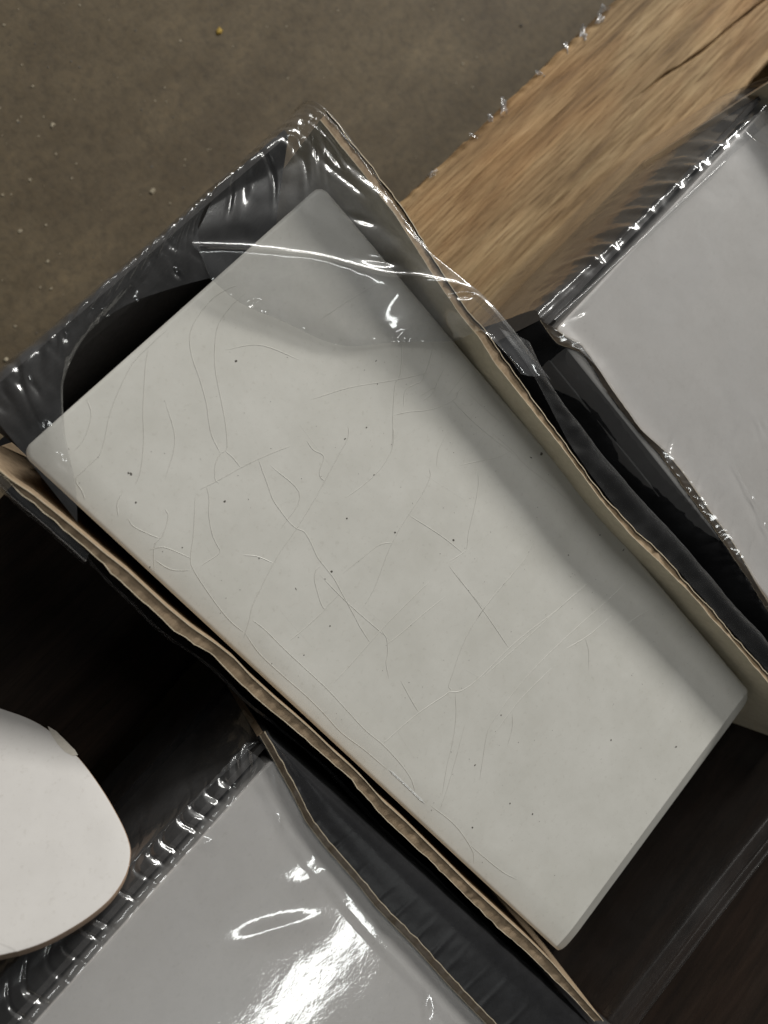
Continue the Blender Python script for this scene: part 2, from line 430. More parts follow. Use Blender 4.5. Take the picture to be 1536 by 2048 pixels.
CR += [[(930,1450),(900,1560),(880,1620)], [(860,1610),(910,1650),(945,1700),(950,1730)], [(940,1690),(1000,1740),(1035,1760)],
       [(560,560),(640,530)], [(1180,1160),(1060,1270),(960,1360)], [(1260,1180),(1130,1290)], [(1000,1050),(900,1130)], [(760,900),(850,850)], [(540,930),(600,990),(560,1060)], [(640,1150),(700,1210),(780,1280)], [(560,1220),(620,1290)], [(1110,1330),(1040,1400),(980,1480)], [(450,700),(520,690),(600,720)], [(600,850),(660,930)], [(850,950),(930,1000)], [(330,800),(350,880),(330,960)], [(1290,1240),(1200,1330)], [(1360,1330),(1290,1390)], [(640,640),(700,600),(770,560)], [(620,800),(700,775),(790,760),(860,745)], [(300,1100),(330,1095),(385,1118)]]
def surf(x, y): return zprof(x, y + 1.0, 76.0, 158.6, True)
mb = MB()
for ln in CR:
    P = np.array([U(*p, 0)[:2] for p in ln])
    if len(P) > 2:
        P = spline(np.c_[P, np.zeros(len(P))], len(P) * 4)[:, :2]
    n = len(P); T = np.gradient(P, axis=0); T /= np.linalg.norm(T, axis=1, keepdims=True) + 1e-9; Nn = np.c_[-T[:, 1], T[:, 0]]
    prof = [(-0.11, -0.01), (-0.035, 0.042), (0.025, 0.042), (0.10, -0.01)]
    G = np.zeros((4, n, 3))
    for k, (o, h) in enumerate(prof):
        for i in range(n):
            f = min(1, min(i, n - 1 - i) / 2.0 + 0.25)
            x, y = P[i] + Nn[i] * o * (0.6 + 0.4 * f)
            G[k, i] = (x, y, surf(x, y) + (h * f if h > 0 else h))
    mb.grid(G[:2], flip=True); mb.grid(G[1:3], flip=True); mb.grid(G[2:], mat=1, flip=True)
o = mb.build('crazing_line', [M_TILE, M_STAIN], top_tile, smooth=False); o['kind'] = 'stuff'

ga = resample([U(x, y, 0)[:2] for x, y in ((776,1538),(800,1560),(826,1585),(852,1610))], 40)  # glossy ridge added along the crack to catch a bright glint
tg = np.gradient(ga, axis=0); tg /= np.linalg.norm(tg, axis=1, keepdims=True); ng = np.c_[-tg[:, 1], tg[:, 0]]
G = np.zeros((9, 40, 3))
for k, a in enumerate(np.linspace(0, math.pi, 9)):
    for i in range(40):
        r_ = .30 * (.75 + .5 * nz(i * .7, 1, 1)) * min(1, min(i, 39 - i) / 4)
        x, y = ga[i] + ng[i] * r_ * math.cos(a); G[k, i] = (x, y, surf(x, y) + .28 * r_ * math.sin(a) - .004)
MB().grid(G).build('glint_ridge', M_GLINT, top_tile)

# dirt specks on the bare tile
spk = [(472,722,.42,1),(1083,908,.6,1),(1062,915,.35,2),(262,948,.4,1.5),(257,946,.3,1),(272,1005,.3,1),(592,1178,.22,4),(663,1143,.38,1),(650,1158,.25,2),(907,1080,.38,1),(1137,1110,.3,1),
       (1222,1480,.33,1),(1352,1494,.4,1.6),(755,768,.22,2),(752,722,.25,2),(1065,1628,.35,1.2),(449,1003,.35,1.3),(694,1037,.3,1),(790,1065,.3,1),(950,1530,.3,1.8),(1002,1430,.28,1),(690,878,.25,1.6),
       (733,855,.25,1),(748,950,.25,1),(518,1117,.2,1),(608,1310,.22,1),(660,1252,.25,1),(1200,1070,.3,1),(1020,1607,.3,1),(945,1655,.3,1),(1247,1100,.3,3),(365,1095,.2,1),(300,1135,.22,1.5)]
for _ in range(150):
    q = rng.uniform(-1, 1, 2) * (36, 74); a = q
    spk.append((None, q, float(rng.uniform(.04, .10)), float(rng.uniform(1, 2))))
mb = MB()
for s in spk:
    if s[0] is None: c = s[1]; r, e = s[2], s[3]
    else: c = U(s[0], s[1], 0)[:2]; r, e = s[2] * .7, s[3]
    a0 = random.uniform(0, 6.28); n = 8
    pts = []
    for k in range(n):
        a = 6.283 * k / n; rr = r * random.uniform(.7, 1.2)
        lx, ly = rr * math.cos(a) * e ** .5, rr * math.sin(a) / e ** .5
        x = c[0] + lx * math.cos(a0) - ly * math.sin(a0); y = c[1] + lx * math.sin(a0) + ly * math.cos(a0)
        pts.append((x, y))
    ring = [(x, y, surf(x, y) - 0.01) for x, y in pts]
    topz = [(c[0] + (x - c[0]) * .7, c[1] + (y - c[1]) * .7, surf(*c) + 0.05) for x, y in pts]
    b0 = len(mb.v); mb.v += [W(p) for p in ring + topz]
    for k in range(n):
        j = (k + 1) % n; mb.f.append((b0 + k, b0 + j, b0 + n + j, b0 + n + k)); mb.m.append(0)
    mb.f.append(tuple(b0 + n + k for k in range(n))); mb.m.append(0)
o = mb.build('dirt_speck', M_DIRT, top_tile, smooth=False); o['kind'] = 'stuff'

# ---------------------------------------------------------------- corrugated board wall
def board(pack, top_in, top_out, bot_in, bot_out, n=160, jag=0.25, seed=0, liner=0.2, sink=0.7, inner=None, knee=None):
    """top_in/top_out: mm polylines of the inner and outer liner's cut edges; bot_*: matching feet"""
    ti = resample(top_in, n); to = resample(top_out, n); bi = resample(bot_in, n); bo = resample(bot_out, n)
    d = to - ti; d[:, 2] = 0; L = np.linalg.norm(d, axis=1, keepdims=True); dn = d / (L + 1e-9)
    for i in range(n):
        ti[i, 2] += jag * nz(i * .35, seed, 0) + jag * .6 * nz(i * 1.3, seed, 1)
        to[i, 2] += 1.6 * jag * nz(i * .25, seed, 5) + jag * nz(i * 1.1, seed, 6)
        to[i, :2] += dn[i, :2] * 0.25 * nz(i * .5, seed, 8)
    def sheet(name, a_top, b_top, a_bot, b_bot, matl, rows=6, ka=None, kb=None):
        mb = MB()
        def side(t, bt, kn):
            if kn is None: return np.stack([t * (1 - k) + bt * k for k in np.linspace(0, 1, rows)])
            q = t.copy(); q[:, 0] = kn[0]; q[:, 2] = kn[1]
            return np.concatenate([np.stack([t * (1 - k) + q * k for k in np.linspace(0, 1, 5)]), np.stack([q * (1 - k) + bt * k for k in (.02, .2, .5, 1)])])
        A, B = side(a_top, a_bot, ka), side(b_top, b_bot, kb)
        mb.grid(A, mat=0); mb.grid(B, mat=0, flip=True)
        mb.grid(np.stack([B[0], A[0]]), mat=1); mb.grid(np.stack([A[-1], B[-1]]), mat=0)
        mb.grid(np.stack([A[:, 0], B[:, 0]]), mat=0); mb.grid(np.stack([B[:, -1], A[:, -1]]), mat=0)
        return mb.build(name, matl, pack, auto=40)
    dl = dn * liner
    k1 = k2 = k3 = k4 = None
    if knee: (k1, k4) = knee; k2 = (k1[0] + .2, k1[1] + .2); k3 = (k4[0] - .2, k4[1] - .2)
    sheet('inner_liner', ti, ti + dl, bi, bi + dl, [inner or M_LINER, M_CUT], ka=k1, kb=k2)
    sheet('outer_liner', to - dl, to, bo - dl, bo, [M_LINER_O, M_CUT], ka=k3, kb=k4)
    ci, co = ti + dl, to - dl
    ci = ci.copy(); co = co.copy()
    for i in range(n):
        s = sink * (0.7 + 0.6 * nz(i * .8, seed, 12)); ci[i, 2] -= s; co[i, 2] -= s * 0.8
    sheet('fluted_core', ci, co, bi + dl, bo - dl, [M_CORE, M_CORE], ka=k2, kb=k3)

def pleats(n, seed, lo=0.0, hi=1.0, w=0.004):
    r = random.Random(seed); ps = []
    t = lo
    while t < hi:
        t += (hi - lo) / n * r.uniform(.55, 1.45); ps.append((t, r.uniform(.4, 1.0), w * r.uniform(.6, 1.4), r.uniform(-.012, .012)))
    def f(u, v=0.0):
        s = 0
        for p, a, ww, sk in ps:
            q = (u - p - sk * v) / ww
            if abs(q) < 4: s += a * math.exp(-q * q)
        return s
    return f

# ---------------------------------------------------------------- the torn-open pack
pk = tag(empty('tile_pack', (0, 0, DECK)), 'open tile pack with cardboard sides, its clear film torn back off the bare tile', 'tile pack')
# right wall
rin = UL([(640,240),(720,340),(790,430),(854,532),(921,632),(958,675),(988,725),(1028,775),(1073,832),(1118,888),(1163,948),(1203,1003),(1263,1072),(1318,1124),(1357,1163),(1393,1200),(1420,1234),(1462,1278),(1503,1327),(1536,1365)], 7.0)
rin += [np.array((rin[-1][0] - .2, -85, 6.5)), np.array((rin[-1][0] - .6, -98, 6.0))]
rout = UL([(655,222),(735,322),(806,414),(868,518),(935,620),(975,665),(1012,720),(1048,772),(1088,828),(1128,882),(1170,942),(1215,1000),(1275,1064),(1323,1105),(1357,1146),(1398,1193),(1423,1217),(1454,1256),(1496,1303),(1536,1347)], 6.8)
rout += [np.array((rout[-1][0] - .2, -85, 6.3)), np.array((rout[-1][0] - .6, -98, 5.8))]
board(pk, rin, rout, [(39.0, 89, -44), (39.0, -98, -44)], [(41.0, 89, -44), (41.0, -98, -44)], seed=3)
# left wall
lin = UL([(-40,905),(20,957),(65,986),(114,1025),(169,1070),(208,1103),(254,1139),(293,1175),(339,1217),(387,1256),(433,1287),(472,1318),(503,1352),(558,1402),(596,1434),(632,1466),(670,1503),(705,1534),(731,1560),(768,1603),(813,1643),(853,1683),(898,1728),(948,1778),(1008,1833),(1063,1883),(1108,1928),(1163,1993),(1208,2043)], 3.0)
lout = UL([(-55,915),(13,960),(29,983),(65,1012),(107,1048),(140,1077),(182,1113),(228,1162),(277,1207),(309,1233),(335,1262),(361,1279),(391,1298),(417,1311),(436,1334),(469,1367),(517,1411),(558,1443),(596,1475),(632,1506),(661,1531),(693,1557),(708,1578),(728,1600),(768,1648),(798,1673),(823,1698),(848,1718),(893,1763),(943,1813),(993,1863),(1048,1908),(1098,1958),(1138,1993),(1183,2043)], 2.6)
_li = resample(lin, 120); _lo = resample(lout, 120); lout = list(_lo + (_li - _lo) * .22)
board(pk, lin, lout, [(-39.0, 86, -44), (-39.0, -98, -44)], [(-41.5, 86, -44), (-41.5, -98, -44)], seed=21, sink=0.5, inner=M_CORE)
# bottom and end flaps
mb = MB().box(-41.5, 41, -98, 88, DECK + 0.1, DECK + 1.6); mb.build('base_board', M_LINER_O, pk, smooth=False)
def flap(y_top, y_bot, z_top, parent, x0=-38.5, x1=38.6, th=1.2):
    mb = MB(); s = 1 if y_top > 0 else -1
    A = [[(x0, y_bot, DECK + 1.7), (x1, y_bot, DECK + 1.7)], [(x0, (y_top + y_bot) / 2, (DECK + z_top) / 2), (x1, (y_top + y_bot) / 2, (DECK + z_top) / 2)], [(x0, y_top, z_top), (x1, y_top, z_top)]]
    B = [[(p[0], p[1] + s * th, p[2]) for p in r] for r in A]
    mb.loft(A, 20, 12); mb.loft(B, 20, 12, flip=True)
    mb.grid(np.array([A[2], B[2]])); mb.grid(np.array([[A[0][0], A[1][0], A[2][0]], [B[0][0], B[1][0], B[2][0]]])); mb.grid(np.array([[A[0][1], A[1][1], A[2][1]], [B[0][1], B[1][1], B[2][1]]]))
    return mb.build('flap_or_added_board', M_FLAP, parent, auto=40)
flap(88.6, 80.0, 1.5, pk)
flap(-96.0, -93.5, -26.0, pk)

# film left on the torn pack
mb = MB()
pl = pleats(20, 5, w=0.014)
def ridges(p, lst):
    s = 0.0
    for x, y, a, l, w, h in lst:
        dx, dy = p[0] - x, p[1] - y; q = ((dx * math.cos(a) + dy * math.sin(a)) / l) ** 2 + ((-dx * math.sin(a) + dy * math.cos(a)) / w) ** 2
        if q < 9: s += h * math.exp(-q)
    return s
def rlist(items, z):
    """(px0, py0, px1, py1, width, height) creases -> ridge list in mm"""
    out_ = []
    for x0, y0, x1, y1, w, h in items:
        a_, b_ = U(x0, y0, z), U(x1, y1, z); d_ = b_ - a_
        out_.append(((a_[0] + b_[0]) / 2, (a_[1] + b_[1]) / 2, math.atan2(d_[1], d_[0]), max(.3, np.linalg.norm(d_) / 2), w, h))
    return out_
RA = rlist([(76,892,88,855,.6,.8),(95,872,110,850,.6,.7),(112,918,142,932,.7,.8),(60,760,80,790,.6,.5),(128,672,140,690,.6,.5),(30,760,50,780,.6,.5),(200,620,215,660,.6,.4),(345,545,360,560,.5,.5)], 2)
for _k in range(46):
    _x = random.uniform(-38, 24); RA.append((_x, random.uniform(81.5, 88.5), math.radians(random.uniform(60, 120)), random.uniform(.8, 2.6), random.uniform(.4, .7), random.uniform(.08, .26)))
RB = rlist([(602,225,610,290,.5,.6),(620,225,632,312,.45,.6),(634,232,650,305,.45,.6),(585,275,590,300,.5,.4),(650,285,690,345,.6,.6),(690,320,775,395,.7,.7),(655,325,720,380,.5,.5),(720,510,790,525,.8,.5),(700,430,745,445,.5,.3),(895,600,935,600,.5,.5),(500,600,530,590,.4,.4)], 7)
def dA(u, v, p):
    e = math.sin(math.pi * min(1, v * 1.0))
    return 0.6 * pl(u, v) * math.exp(-((v - .52) / .2) ** 2) + 0.22 * nz(p[0], p[1], 0, 0.22) + 0.04 * nz(p[0], p[1], 4, 0.8) + ridges(p, RA)
A_low = [(x, 89.5, DECK + 2) for x in (-44, -33, -22, -12, -2, 6, 12)]
A_mid = [(x, 91.0, -12) for x in (-44, -33, -22, -12, -2, 6, 12)]
A_out = UL([(-60,792,3),(60,690,3.5),(190,578,4),(270,508,4.4),(340,448,4.6),(390,404,4.8),(430,368,5)], 4)
A_m2 = UL([(0,850,4),(80,780,4.5),(150,660,5),(230,590,5.1),(310,520,5.1),(360,485,5),(396,460,4.8)], 4)
A_in = UL([(155,1045,1.2),(150,960,1.4),(121,800,2),(165,680,3),(250,612,3.5),(350,575,3.6),(420,556,2.6)], 3)
mb.loft([A_low, A_mid, A_out, A_m2, A_in], 260, 60, dA, mat=1)
# right half: end edge, fold and hanging flap
pr = pleats(8, 9, w=0.022)
def dB(u, v, p):
    corner = math.exp(-((u - 1) / .35) ** 2) * max(0, 1 - v * 2)
    return 0.6 * pr(u, v) * math.exp(-((v - .27) / .1) ** 2) + 1.0 * corner * math.sin(u * 70) * 0.3 + 0.12 * nz(p[0], p[1], 7, 0.08) + 0.06 * nz(p[0], p[1], 2, 0.3) + (0.16 * nz(p[0], p[1], 1, 1.1) * (v - .93) / .07 if v > .93 else 0) + (ridges(p, RB) if v > .12 else 0)
B_low = [(x, 90, DECK + 2) for x in (12, 17, 22, 27, 32, 37, 41, 43.5)]
B_mid = [(x, 91.3, -12) for x in (12, 17, 22, 27, 32, 37, 41, 44)]
B0 = UL([(430,368,5),(465,337,5.2),(500,308,5.4),(535,278,5.8),(565,252,6.2),(592,230,6.6),(612,212,7.2),(628,200,8)], 5)
B1 = UL([(418,415,4.9),(470,385,5.3),(530,355,5.6),(590,325,6.0),(640,305,6.6),(680,300,7.3),(715,310,7.9),(742,335,7.7)], 5)
B2 = UL([(395,462,4.8),(460,445,5.2),(530,435,5.5),(600,430,5.9),(670,430,6.3),(740,435,6.8),(800,450,7.7),(850,490,7.7)], 5)
B3 = UL([(385,484,4.6),(450,486,4.9),(520,490,5.2),(640,504,5.6),(760,534,6.4),(860,546,8.4),(960,584,9.6),(1085,740,8.2)], 5)
B3r = UL([(388,493,4.9),(452,494,5.5),(520,498,6.0),(640,512,6.4),(760,543,7.2),(860,556,9.4),(960,594,10.4),(1085,746,8.8)], 5)
B4 = UL([(400,506,4.3),(455,505,4.6),(520,510,4.9),(640,526,5.2),(760,558,5.8),(850,578,8.0),(940,615,9.6),(1078,752,8.2)], 4)
B5 = UL([(412,533,3.4),(470,556,3.3),(540,575,3.2),(650,612,3.0),(770,625,3.2),(880,637,5.2),(950,650,8.8),(1060,752,8)], 3)
B6 = UL([(420,556,2.6),(480,605,2.0),(560,640,1.7),(680,690,1.2),(800,684,1.2),(905,682,2.5),(975,664,8.4),(1042,748,7.6)], 2)
mb.loft([B_low, B_mid, B0, B1, B2, B3, B3r], 300, 120, lambda u, v, p: dB(u, v * .667, p), mat=1)
mb.loft([B3r, B4, B5, B6], 300, 70, lambda u, v, p: dB(u, .667 + v * .333, p))
# tail of the flap down the outside of the wall and film still clinging along it
T0 = UL([(1000,640,11),(1040,690,10),(1085,745,9),(1110,785,7)], 8)
T1 = UL([(975,664,8.8),(1005,700,8.4),(1042,748,7.8),(1075,758,7),(1108,787,6.6)], 7)
S0 = UL([(1000,655,6.6),(1075,765,6.4),(1150,905,6.2),(1250,1035,6.2),(1350,1135,6.2),(1440,1235,6.2),(1536,1345,6)], 6) + [np.array((41, -98, 5.5))]
S1 = UL([(1060,690,3),(1110,785,3),(1200,902,2),(1275,990,2),(1370,1095,2),(1465,1205,2),(1545,1300,2)], 2) + [np.array((45, -99, 2))]
S2 = [np.array((43.6, p[1], DECK + 2)) for p in S1]
mb.loft([S0, S1, [p * (1, 1, 0) + (0.3, 0, -12) for p in S1], S2], 160, 26, lambda u, v, p: .3 * nz(p[0], p[1], p[2], .13) + .1 * nz(p[0], p[1], p[2], .5), mat=2)
# outside of the left wall
L0 = UL([(-50,905,3),(13,958,3.1),(65,1006,3.1),(107,1042,3.1),(150,1080,3.1),(178,1108,3)], 3)
L1 = UL([(-62,925,1),(2,980,1),(40,1015,1),(85,1052,1),(130,1092,1),(170,1128,.5)], 1)
mb.loft([L0, L1, [(p[0] - .6, p[1], -14) for p in L1], [(-42.6, p[1], DECK + 2) for p in L1]], 60, 16, lambda u, v, p: .15 * nz(p[0], p[1], p[2], .4), mat=1)
Lb = [p + (-.25, 0, -.5) for p in UL([(178,1112),(228,1166),(277,1211),(335,1268),(391,1304),(436,1340),(517,1417),(596,1481),(661,1537),(708,1585),(768,1654),(823,1704),(893,1769),(993,1869),(1098,1964),(1183,2049)], 1.8)]
mb.loft([Lb, [(p[0] - .9, p[1], -4) for p in Lb], [(-43, p[1], -20) for p in Lb], [(-42.8, p[1], DECK + 2) for p in Lb]], 200, 20, lambda u, v, p: .3 * nz(p[0], p[1], p[2], .12) + .12 * nz(p[0], p[1], p[2], .6), mat=1)
# far end: film drawn across between the two walls
F0 = [(-41.5, -94.8, 2.2), (-20, -96.4, 1.9), (0, -97.9, 1.8), (20, -99.4, 2.0), (41, -101, 2.6)]
F1 = [(p[0], p[1] - 3.0, p[2] + .8) for p in F0]; F2 = [(p[0], p[1] - 5.5, p[2] - 1.5) for p in F0]; F3 = [(p[0], p[1] - 6, DECK + 2) for p in F0]
F00 = [(p[0], p[1] - .8, p[2] - 3) for p in F0]
mb.loft([F00, F0, F1, F2, F3], 120, 30, lambda u, v, p: .08 * nz(p[0], p[1], p[2], .06), mat=2)
mb.loft([F0, F1], 60, 6, mat=2)
mb.build('torn_film', [M_FILM_LOOSE, M_FILM_END, M_FILM_DULL], pk)

# ---------------------------------------------------------------- sealed packs
def added_end_board(parent, x0, x1, y, z1): MB().box(x0, x1, y, y + 1.2, DECK + 1.7, z1).build('flap_or_added_board', M_FLAP, parent, smooth=False)  # dark board added to hide the lit tile ends behind the film
def strip_top(x0, x1, y0, y1, z, n, m): return [[(x0 + (x1 - x0) * i / (n - 1), y0 + (y1 - y0) * j / (m - 1), z) for i in range(n)] for j in range(m)]

# --- pack behind the slat (right)
pr_ = tag(empty('tile_pack', (96, -55, DECK)), 'sealed film-wrapped white tile pack resting on the pale wood slat', 'tile pack', )
for k in range(5):
    make_tile('ceramic_tile', 57.6 + 42 + (0 if k == 0 else random.uniform(-.2, .2)), 23.6 - 78.3, -8.62 * k, M_TILE2, w=84.0, parent=pr_)
wi = UL([(1100,650),(1130,672),(1165,690),(1195,735),(1225,780),(1284,862),(1335,906),(1365,943),(1396,987),(1430,1035),(1462,1077),(1489,1123),(1516,1172),(1560,1240),(1600,1300)], 1.2)
wi += [np.array((wi[-1][0], -137, 1.2))]
wo = UL([(1080,640),(1092,660),(1114,687),(1166,707),(1189,740),(1209,777),(1244,823),(1283,870),(1322,913),(1352,955),(1377,990),(1409,1032),(1435,1068),(1465,1113),(1494,1154),(1518,1195),(1570,1275),(1602,1325)], 0.2)
wo += [np.array((wo[-1][0], -137, 0.2))]
board(pr_, wi, wo, [(56.2, 27, -44), (56.2, -137, -44)], [(54.0, 27, -44), (54.0, -137, -44)], seed=40, sink=.3, jag=.2, inner=M_CORE)
board(pr_, [(142.2, 28, 7), (142.2, -137, 7)], [(144.4, 28, 6.8), (144.4, -137, 6.8)], [(142.2, 28, -44), (142.2, -137, -44)], [(144.4, 28, -44), (144.4, -137, -44)], seed=44)
MB().box(54.0, 144.4, -137, 28, DECK + 0.1, DECK + 1.6).build('base_board', M_LINER_O, pr_, smooth=False)
mb = MB()
added_end_board(pr_, 57.2, 142.0, 25.4, -.8)
wob = lambda p, a=1.0: a * (.28 * nz(p[0], p[1], 0, .06) + .16 * nz(p[0], p[1], 9, .16))
edge_t = UL([(1100,648,.9),(1185,570,.9),(1270,492,.9),(1355,410,.9),(1440,332,.9),(1560,222,1.2)], .9) + [np.array((144.5, 23.5, 7.3))]
crest = [p + (0, 2.6, .2) for p in edge_t]; crest[0] = crest[0] + (-.8, 0, 0)
rnd = [p + (0, 4.6, -1.2) for p in edge_t]
e3 = [np.array((p[0], 30.6, -9)) for p in edge_t]; e4 = [np.array((p[0], 31.4, -26)) for p in edge_t]; e5 = [np.array((p[0], 32.0, DECK + 1)) for p in edge_t]
pq = pleats(19, 15, w=0.017)
def dE(u, v, p):
    w = math.exp(-((v - .34) / .2) ** 2)
    return w * (0.8 * pq(u, v * 2) - .3) + .12 * nz(p[0], p[1], p[2], .5) + .3 * w * nz(p[0], 0, p[2], .22)
mb.loft([edge_t, crest, rnd, e3, e4, e5], 420, 60, dE, mat=1)
bead = resample(UL([(1106,642),(1200,556),(1300,461),(1400,369),(1446,326)], .9), 60)
mb.grid(np.stack([bead + (0, .42 * math.cos(a), .40 * math.sin(a) + .55) for a in np.linspace(-.4, 3.5, 9)]), lambda u, v, p: .05 * nz(p[0], 0, 0, .8), flip=True)
top_rows = []
for f in np.linspace(0, 1, 12):
    yl = 23.6 - f * 160
    xl = np.interp(-yl, [-p[1] for p in wi], [p[0] for p in wi])
    top_rows.append([(xl + (144.5 - xl) * s, yl, 1.7 + (5.6 if s > .985 else 0) - (.75 if 0.02 < s < .95 else 0)) for s in np.linspace(0, 1, 24)])
RR = rlist([(1326,928,1352,860,.5,.5),(1386,992,1402,948,.45,.45),(1422,1035,1436,975,.4,.4),(1500,985,1524,1030,.6,.65),(1524,1040,1540,1070,.5,.5),(1310,908,1322,888,.4,.4),(1460,1072,1470,1040,.4,.4),(1498,1112,1512,1070,.4,.4),(1140,637,1172,620,.6,.5),(1500,262,1536,285,.7,.6),(1526,180,1545,230,.8,.7),(1440,1002,1452,985,.4,.35),(1476,935,1500,985,.5,.5),(1470,880,1478,850,.4,.3),(1515,830,1530,870,.5,.4),(1300,560,1320,640,1.5,.12),(1420,700,1460,800,2,.15)], .8)
def dT(u, v, p): return wob(p, .5) + .03 * nz(p[0], p[1], 4, .45) + ridges(p, RR)
mb.loft(top_rows, 300, 420, dT)
sd0 = [p + (0, 0, .55) for p in wi]; sd1 = [p + (-.35, 0, .25) for p in wo]
sd0 = resample(sd0, 40); sd1 = resample(sd1, 40)
sd2 = sd1 + (-.7, 0, -2.5); sd3 = np.c_[np.full(40, 52.4), sd1[:, 1], np.full(40, -16.0)]; sd4 = np.c_[np.full(40, 53.2), sd1[:, 1], np.full(40, DECK + 2.0)]
pw_ = pleats(60, 31, w=0.005)
mb.loft([sd0, sd1, sd2, sd3, sd4], 420, 36, lambda u, v, p: .45 * pw_(u, v) * math.exp(-((v - .38) / .16) ** 2) + .25 * nz(p[0], p[1], p[2], .15) + .1 * nz(p[0], p[1], p[2], .6), mat=1)
mb.build('film_wrap', [M_FILM, M_FILM_END], pr_)

# --- pack at the foot (lower)
pl_ = tag(empty('tile_pack', (-92, -72, DECK)), 'sealed film-wrapped white tile pack with the rounded white panel leaning on its end', 'tile pack')
for k in range(5):
    make_tile('ceramic_tile', -47.4 - 38 + (0 if k == 0 else random.uniform(-.2, .2)), 6.0 - 78.3, -8.62 * k, M_TILE2, parent=pl_)
bo = UL([(530,1462),(552,1500),(596,1580),(626,1640),(666,1690),(727,1760),(768,1810),(838,1880),(908,1958),(992,2046),(1075,2130)], 2.0)
bo += [np.array((bo[-1][0], -154, 2.0))]
bi = UL([(518,1470),(540,1508),(584,1588),(612,1645),(650,1695),(712,1765),(752,1816),(822,1887),(892,1966),(975,2052),(1060,2138)], 0.7)
bi += [np.array((bi[-1][0], -154, 0.7))]
board(pl_, bi, bo, [(-46.9, 11, -44), (-46.9, -154, -44)], [(-45.1, 11, -44), (-45.1, -154, -44)], seed=60, sink=.05, jag=.15, inner=M_LINER_O, knee=((-46.9, .35), (-45.1, 1.7)))
board(pl_, [(-124.2, 11, 1), (-124.2, -154, 1)], [(-126.4, 11, .8), (-126.4, -154, .8)], [(-124.2, 11, -44), (-124.2, -154, -44)], [(-126.4, 11, -44), (-126.4, -154, -44)], seed=64)
MB().box(-126.4, -45.1, -154, 11, DECK + 0.1, DECK + 1.6).build('base_board', M_LINER_O, pl_, smooth=False)
mb = MB()
et = UL([(535,1530,.8),(430,1645,.8),(330,1755,.8),(240,1855,.8),(150,1955,.8),(70,2043,.8)], .8)
et += [np.array((-116, et[-1][1], 1)), np.array((-126.5, et[-1][1], 1.5))]
cr1 = [p + (0, 2.2, .1) for p in et]; cr2 = [p + (0, 5.5, -1.4) for p in et]
ou = UL([(527,1468,-3),(440,1540,-3),(340,1625,-3),(230,1725,-3),(130,1812,-3),(30,1900,-3)], -3) + [np.array((-116, 17, -3)), np.array((-127, 17, -3))]
o2 = [np.array((p[0], 16.5, -22)) for p in ou]; o3 = [np.array((p[0], 16.8, DECK + 1)) for p in ou]
added_end_board(pl_, -124.0, -47.2, 8.2, -.8)
pp = pleats(18, 77, w=0.007)
def dL(u, v, p):
    w = math.exp(-((v - .22) / .25) ** 2); c = math.exp(-(u / .06) ** 2)
    return w * (.7 * pp(u, v) - .2) + .5 * c * math.sin(v * 40 + u * 200) * w + .1 * nz(p[0], p[1], p[2], .5)
mb.loft([et, cr1, cr2, ou, o2, o3], 420, 70, dL, mat=1)
top_rows = []
for f in np.linspace(0, 1, 12):
    yl = et[0][1] - f * 158
    xl = np.interp(-yl, [-p[1] for p in bi], [p[0] for p in bi])
    top_rows.append([(-126.5 + (xl + 126.5) * s, yl, 1.0 + (1.2 if s > .98 else 0)) for s in np.linspace(0, 1, 24)])
RL = rlist([(480,1880,620,1845,2.2,.42),(560,1630,556,1680,.5,.3),(545,1535,556,1580,.4,.3),(575,1530,590,1570,.4,.3),(590,1590,630,1640,.9,.35),(600,1655,640,1670,1.6,.3),(850,1990,856,2030,.8,.4),(870,1935,895,1920,.5,.3),(950,1995,965,1975,.5,.35),(878,1968,892,1962,.4,.25),(560,1770,680,1760,3,.22),(260,1810,300,1790,.9,.4),(350,1700,380,1715,.7,.4),(400,1685,430,1690,.8,.3),(150,1945,175,1930,.8,.4),(640,1740,700,1700,2,.18)], 1.0)
def dTL(u, v, p): return wob(p, .13) + .01 * nz(p[0], p[1], 4, .45) + ridges(p, RL)
mb.loft(top_rows, 220, 320, dTL, flip=True)
s0 = resample([p + (-.3, 0, 1.3) for p in bi], 40); s1 = resample([p + (.4, 0, .3) for p in bo], 40)
s2 = np.c_[np.full(40, -45.2), s1[:, 1], np.full(40, 2.2)]; s3 = np.c_[np.full(40, -44.2), s1[:, 1], np.full(40, -16.0)]; s4 = np.c_[np.full(40, -44.5), s1[:, 1], np.full(40, DECK + 2.0)]
ps = pleats(26, 91, w=0.003)
mb.loft([s0, s1, s2, s3, s4], 420, 36, lambda u, v, p: .16 * ps(u, v) * math.exp(-((v - .2) / .15) ** 2) + .12 * nz(p[0], p[1], p[2], .12) + .05 * nz(p[0], p[1], p[2], .5), mat=2)
mb.build('film_wrap', [M_FILM, M_FILM_END, M_FILM_DULL], pl_)

# ---------------------------------------------------------------- rounded white panel leaning on the lower pack
def plane_pt(px, py, q, g):
    """ray through px, py met with the plane z = q.z + g . (xy - q.xy)"""
    d = CAM_R.transposed() @ Vector(((px - IW / 2) / FPX, (IH / 2 - py) / FPX, -1.0))
    o = CAM_C * 1000
    k = (q[2] + g[0] * (o.x - q[0]) + g[1] * (o.y - q[1]) - o.z) / (d.z - g[0] * d.x - g[1] * d.y)
    p = o + d * k; return np.array((p.x, p.y, p.z))
QP, GP = (-84, 11, 8.0), (-0.65, -0.55)
seen = [(0,1415),(60,1437),(110,1468),(160,1517),(205,1578),(240,1638),(258,1680),(262,1712),(252,1752),(222,1797),(170,1840),(100,1880),(40,1902),(0,1911)]
op = [plane_pt(x, y, QP, GP) for x, y in seen]
def onp(x, y): return np.array((x, y, QP[2] + GP[0] * (x - QP[0]) + GP[1] * (y - QP[1])))
